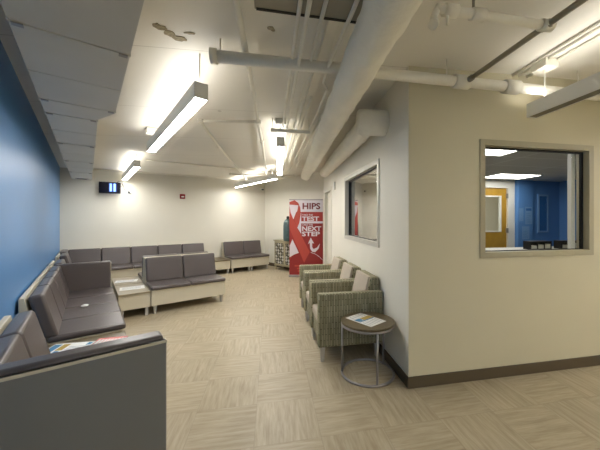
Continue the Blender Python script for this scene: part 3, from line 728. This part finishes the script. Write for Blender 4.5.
mb = MB(); mb.lathe([(.10, 0), (.125, .02), (.13, .10), (.13, .42), (.12, .52), (.09, .58), (.05, .61), (.045, .63)], 'teal', 32); mb.build('vase_body', t)
mb = MB(); mb.lathe([(.035, .63), (.04, .65), (.04, .68), (.03, .70)], 'black', 20); mb.build('stopper', t)

# ---------------------------------------------------------------- banner
BY = 7.66; t = thing('roll_up_banner', 'red and white roll-up banner with a ribbon and HIPS lettering', 'banner', (-1.02, BY, 0), 0)
S = BY/290.0
def bx_(px): return (px-289.4)*S
def bz_(py): return (277.3-py)*S*1.0
BWd, BT = bx_(322.9), bz_(200.2)
mb = MB(); mb.box(-.01, BWd+.01, -.09, .09, 0, .05, 'metal', .01); mb.build('banner_base', t)
mb = MB(); mb.tube([(BWd/2, .05, .05), (BWd/2, .03, BT)], .008, 'metal', 8); mb.build('support_pole', t)
mb = MB(); mb.box(-.003, BWd+.003, -.008, .012, BT-.02, BT+.008, 'metal', .003, 1); mb.build('top_rail', t)
mb = MB(); mb.box(0, BWd, -.0015, .0015, .05, BT-.02, 'bred'); sh = mb.build('banner_sheet', t)
def gp(mb, pts, m, k=1): mb.poly([(max(0, bx_(x)), -.0018-.0008*k, bz_(y)) for x, y in pts], m)
def cv(cx, cy): return (285+cx/10.48, 197+cy/10.48)
def ce(cx, cy): return (268+cx/9, 230+cy/9)
mb = MB()
gp(mb, [(289.4, 201), (322.9, 201), (322.9, 212.7), (289.4, 212.7)], 'bwhite')
gp(mb, [cv(168, 262), cv(397, 262), cv(397, 284), cv(168, 284)], 'bwhite')
gp(mb, [cv(168, 284), cv(397, 284), (322.9, 274.5), (289.4, 274.5), (289.4, 262), (301, 240)], 'bred2', .5)
gp(mb, [cv(55, 88), cv(140, 88), cv(132, 130), cv(88, 242), cv(55, 175)], 'bwhite', 1.5)
gp(mb, [cv(170, 165), cv(170, 395), cv(130, 330)], 'bwhite', 1.5)
gp(mb, [ce(195, 252), ce(195, 150), ce(220, 90), ce(278, 212), ce(235, 228)], 'bwhite', 1.5)
arc = [ce(385, 206), ce(425, 220), ce(460, 243), ce(492, 275)]
for i in range(3): gp(mb, [arc[i], arc[i+1], (arc[i+1][0], arc[i+1][1]+.5), (arc[i][0], arc[i][1]+.5)], 'bwhite', 3)
mb.build('printed_field', sh, fix=False)
mb = MB()
gp(mb, [cv(47, 95), cv(60, 175), cv(88, 242), cv(130, 330), ce(376, 205), ce(325, 300), cv(47, 335)], 'bribbon', 2)
gp(mb, [cv(47, 60), cv(100, 42), cv(140, 70), cv(160, 120), cv(166, 190), cv(150, 280), cv(130, 330), cv(95, 245), cv(130, 150), cv(140, 95), cv(47, 88)], 'bribbon', 3)
mb.build('ribbon', sh, fix=False)
mb = MB()
gp(mb, [ce(385, 75), ce(415, 128), ce(398, 124), ce(398, 160), ce(410, 178), ce(440, 165), ce(468, 128), ce(455, 175), ce(425, 207), ce(398, 202), ce(380, 175), ce(376, 122), ce(360, 132)], 'bwhite', 3)
mb.build('arrow', sh, fix=False)
def lettering(txt, x0, x1, ytop, ybot, m, bold=.02, parent=None, par_xf=None):
    cu = bpy.data.curves.new('lettering', 'FONT'); cu.body = txt; cu.size = 1; cu.offset = bold; cu.resolution_u = 3
    tmp = bpy.data.objects.new('tmp', cu); COL.objects.link(tmp); dg = bpy.context.evaluated_depsgraph_get()
    me = bpy.data.meshes.new_from_object(tmp.evaluated_get(dg)); bpy.data.objects.remove(tmp)
    xs = [v.co.x for v in me.vertices]; ys = [v.co.y for v in me.vertices]
    a0, a1, c0, c1 = min(xs), max(xs), min(ys), max(ys)
    X0, X1, Z0, Z1 = bx_(x0), bx_(x1), bz_(ybot), bz_(ytop)
    for v in me.vertices:
        v.co = Vector((X0+(v.co.x-a0)/(a1-a0)*(X1-X0), -.0055, Z0+(v.co.y-c0)/(c1-c0)*(Z1-Z0)))
    me.materials.clear(); me.materials.append(M[m])
    o = bpy.data.objects.new('lettering', me); COL.objects.link(o); o.parent = sh
lettering('HIPS', cv(184, 0)[0], cv(370, 0)[0], cv(0, 70)[1], cv(0, 137)[1], 'blett', .03)
lettering('TAKE THE', cv(180, 0)[0], cv(292, 0)[0], cv(0, 187)[1], cv(0, 205)[1], 'bwhite', .01)
lettering('TEST', cv(178, 0)[0], cv(357, 0)[0], cv(0, 212)[1], cv(0, 260)[1], 'bwhite', .03)
lettering('TAKE THE', cv(180, 0)[0], cv(292, 0)[0], cv(0, 289)[1], cv(0, 308)[1], 'bwhite', .01)
lettering('NEXT', cv(180, 0)[0], cv(380, 0)[0], cv(0, 315)[1], cv(0, 364)[1], 'bwhite', .03)
lettering('STEP', cv(178, 0)[0], cv(366, 0)[0], cv(0, 370)[1], cv(0, 419)[1], 'bwhite', .03)
mb = MB()
for k, (a, b) in enumerate(((240, 300), (262, 300), (268, 300))): gp(mb, [ce(a, 322+24*k), ce(b, 322+24*k), ce(b, 336+24*k), ce(a, 336+24*k)], 'bribbon', 3)
mb.build('small_print', sh, fix=False)

# ---------------------------------------------------------------- small things on the walls
m = bpy.data.materials.new('dark_screen'); m.use_nodes = True; M['screen'] = m
m.node_tree.nodes['Principled BSDF'].inputs['Base Color'].default_value = (.01, .01, .02, 1); m.node_tree.nodes['Principled BSDF'].inputs['Roughness'].default_value = .15
M['stripe'] = mat('screen_stripe', srgb(120, 170, 250), .4, emit=((.35, .6, 1, 1), 1.1)); M['glow'] = mat('screen_glow', srgb(10, 20, 60), .4, emit=((.03, .08, .5, 1), .5))  # blue emissive bands laid on the dark screen
t = thing('television', 'small wall television with two bright blue stripes on the far wall', 'television', (*B(.40, 8.62), 2.13), AB+math.radians(-9))
mb = MB(); mb.box(-.21, .21, 0, .05, 0, .27, 'black', .008); mb.build('screen_housing', t)
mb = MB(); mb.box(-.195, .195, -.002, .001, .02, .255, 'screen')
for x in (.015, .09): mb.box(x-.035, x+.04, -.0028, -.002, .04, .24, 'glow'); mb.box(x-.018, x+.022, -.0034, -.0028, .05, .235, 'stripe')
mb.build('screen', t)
mb = MB(); mb.box(-.06, .06, .05, .07, .07, .2, 'steel_dark'); mb.tube([(0, .07, .13), (.03, .14, .13)], .018, 'steel_dark', 10); mb.build('wall_bracket', t)
mb = MB(); mb.tube([(.12, .06, .26), (.16, .09, .31), (.23, .1, .29), (.24, .1, .2), (.2, .1, .17), (.21, .1, .26), (.25, .11, .24), (.27, .14, .12), (.34, .17, .06), (.41, .2, .02)], .006, 'black', 6); mb.build('power_cable', t)
mb = MB(); mb.box(-.035, .035, -.01, 0, 0, .115, 'white', .002, 1); mb.box(-.015, .015, -.03, -.01, .03, .085, 'black', .003, 1)
tag(mb.build('wall_outlet', loc=(*B(.79, 8.8), 2.13), rz=AB), 'small white outlet with a black plug right of the television', 'outlet')
t = thing('fire_alarm', 'small red fire alarm strobe on the far wall', 'fire alarm', (*B(2.02, 8.8), 2.08), AB)
mb = MB(); mb.box(-.065, .065, -.05, 0, 0, .13, 'red', .008); mb.build('alarm_body', t)
b1('strobe_lens', (-.035, .035, -.062, -.05, .04, .075), 'white', parent=t)
mb = MB(); mb.box(-.035, .035, -.006, -.0005, 0, .115, 'white', .002, 1); tag(mb.build('wall_outlet', loc=(*D(.25, 0), .42), rz=AD), 'white outlet low on the wall between far bench and cabinet', 'outlet')
t = thing('security_camera', 'black dome camera high in the far corner', 'security camera', (*B(4.42, 8.70), 2.50), AB)
mb = MB(); mb.lathe([(.01, -.04), (.035, -.028), (.045, 0)], 'black', 20); mb.build('dome', t)
b1('mount', (-.03, .03, 0, .1, 0, .03), 'white', parent=t)
mb = MB(); mb.box(-.03, 0, -.05, .05, 0, .16, 'white', .006); tag(mb.build('sensor_box', loc=(*Cc(-.001, 3.25), 2.10), rz=AC), 'small white sensor box on the corridor wall between window and door', 'sensor')

# old paint scars on the slab
M['scar'] = mat('paint_scar', srgb(168, 156, 128), .8, var=.3, vscale=60)
for i, (x, y, w, h, r) in enumerate(((-1.16, 2.00, .045, .03, .5), (-1.13, 2.07, .04, .035, 1.2), (-1.09, 2.13, .05, .03, .3), (-.99, 2.07, .04, .012, .1), (-.40, 2.05, .03, .02, .9))):
    mb = MB(); pr = []
    for k in range(14):
        a = 2*PI*k/14; q = 1+.45*noise.noise(Vector((math.cos(a)*2+i*5, math.sin(a)*2, 0))); px_, py_ = math.cos(a)*w*q, math.sin(a)*h*q
        pr.append((px_*math.cos(r)-py_*math.sin(r), px_*math.sin(r)+py_*math.cos(r)))
    mb.prism(pr, 'z', -.004, .003, 'scar'); mb.build('trim_%d' % (i+1), loc=(x, y, ceil_z(x, y)))['kind'] = 'structure'
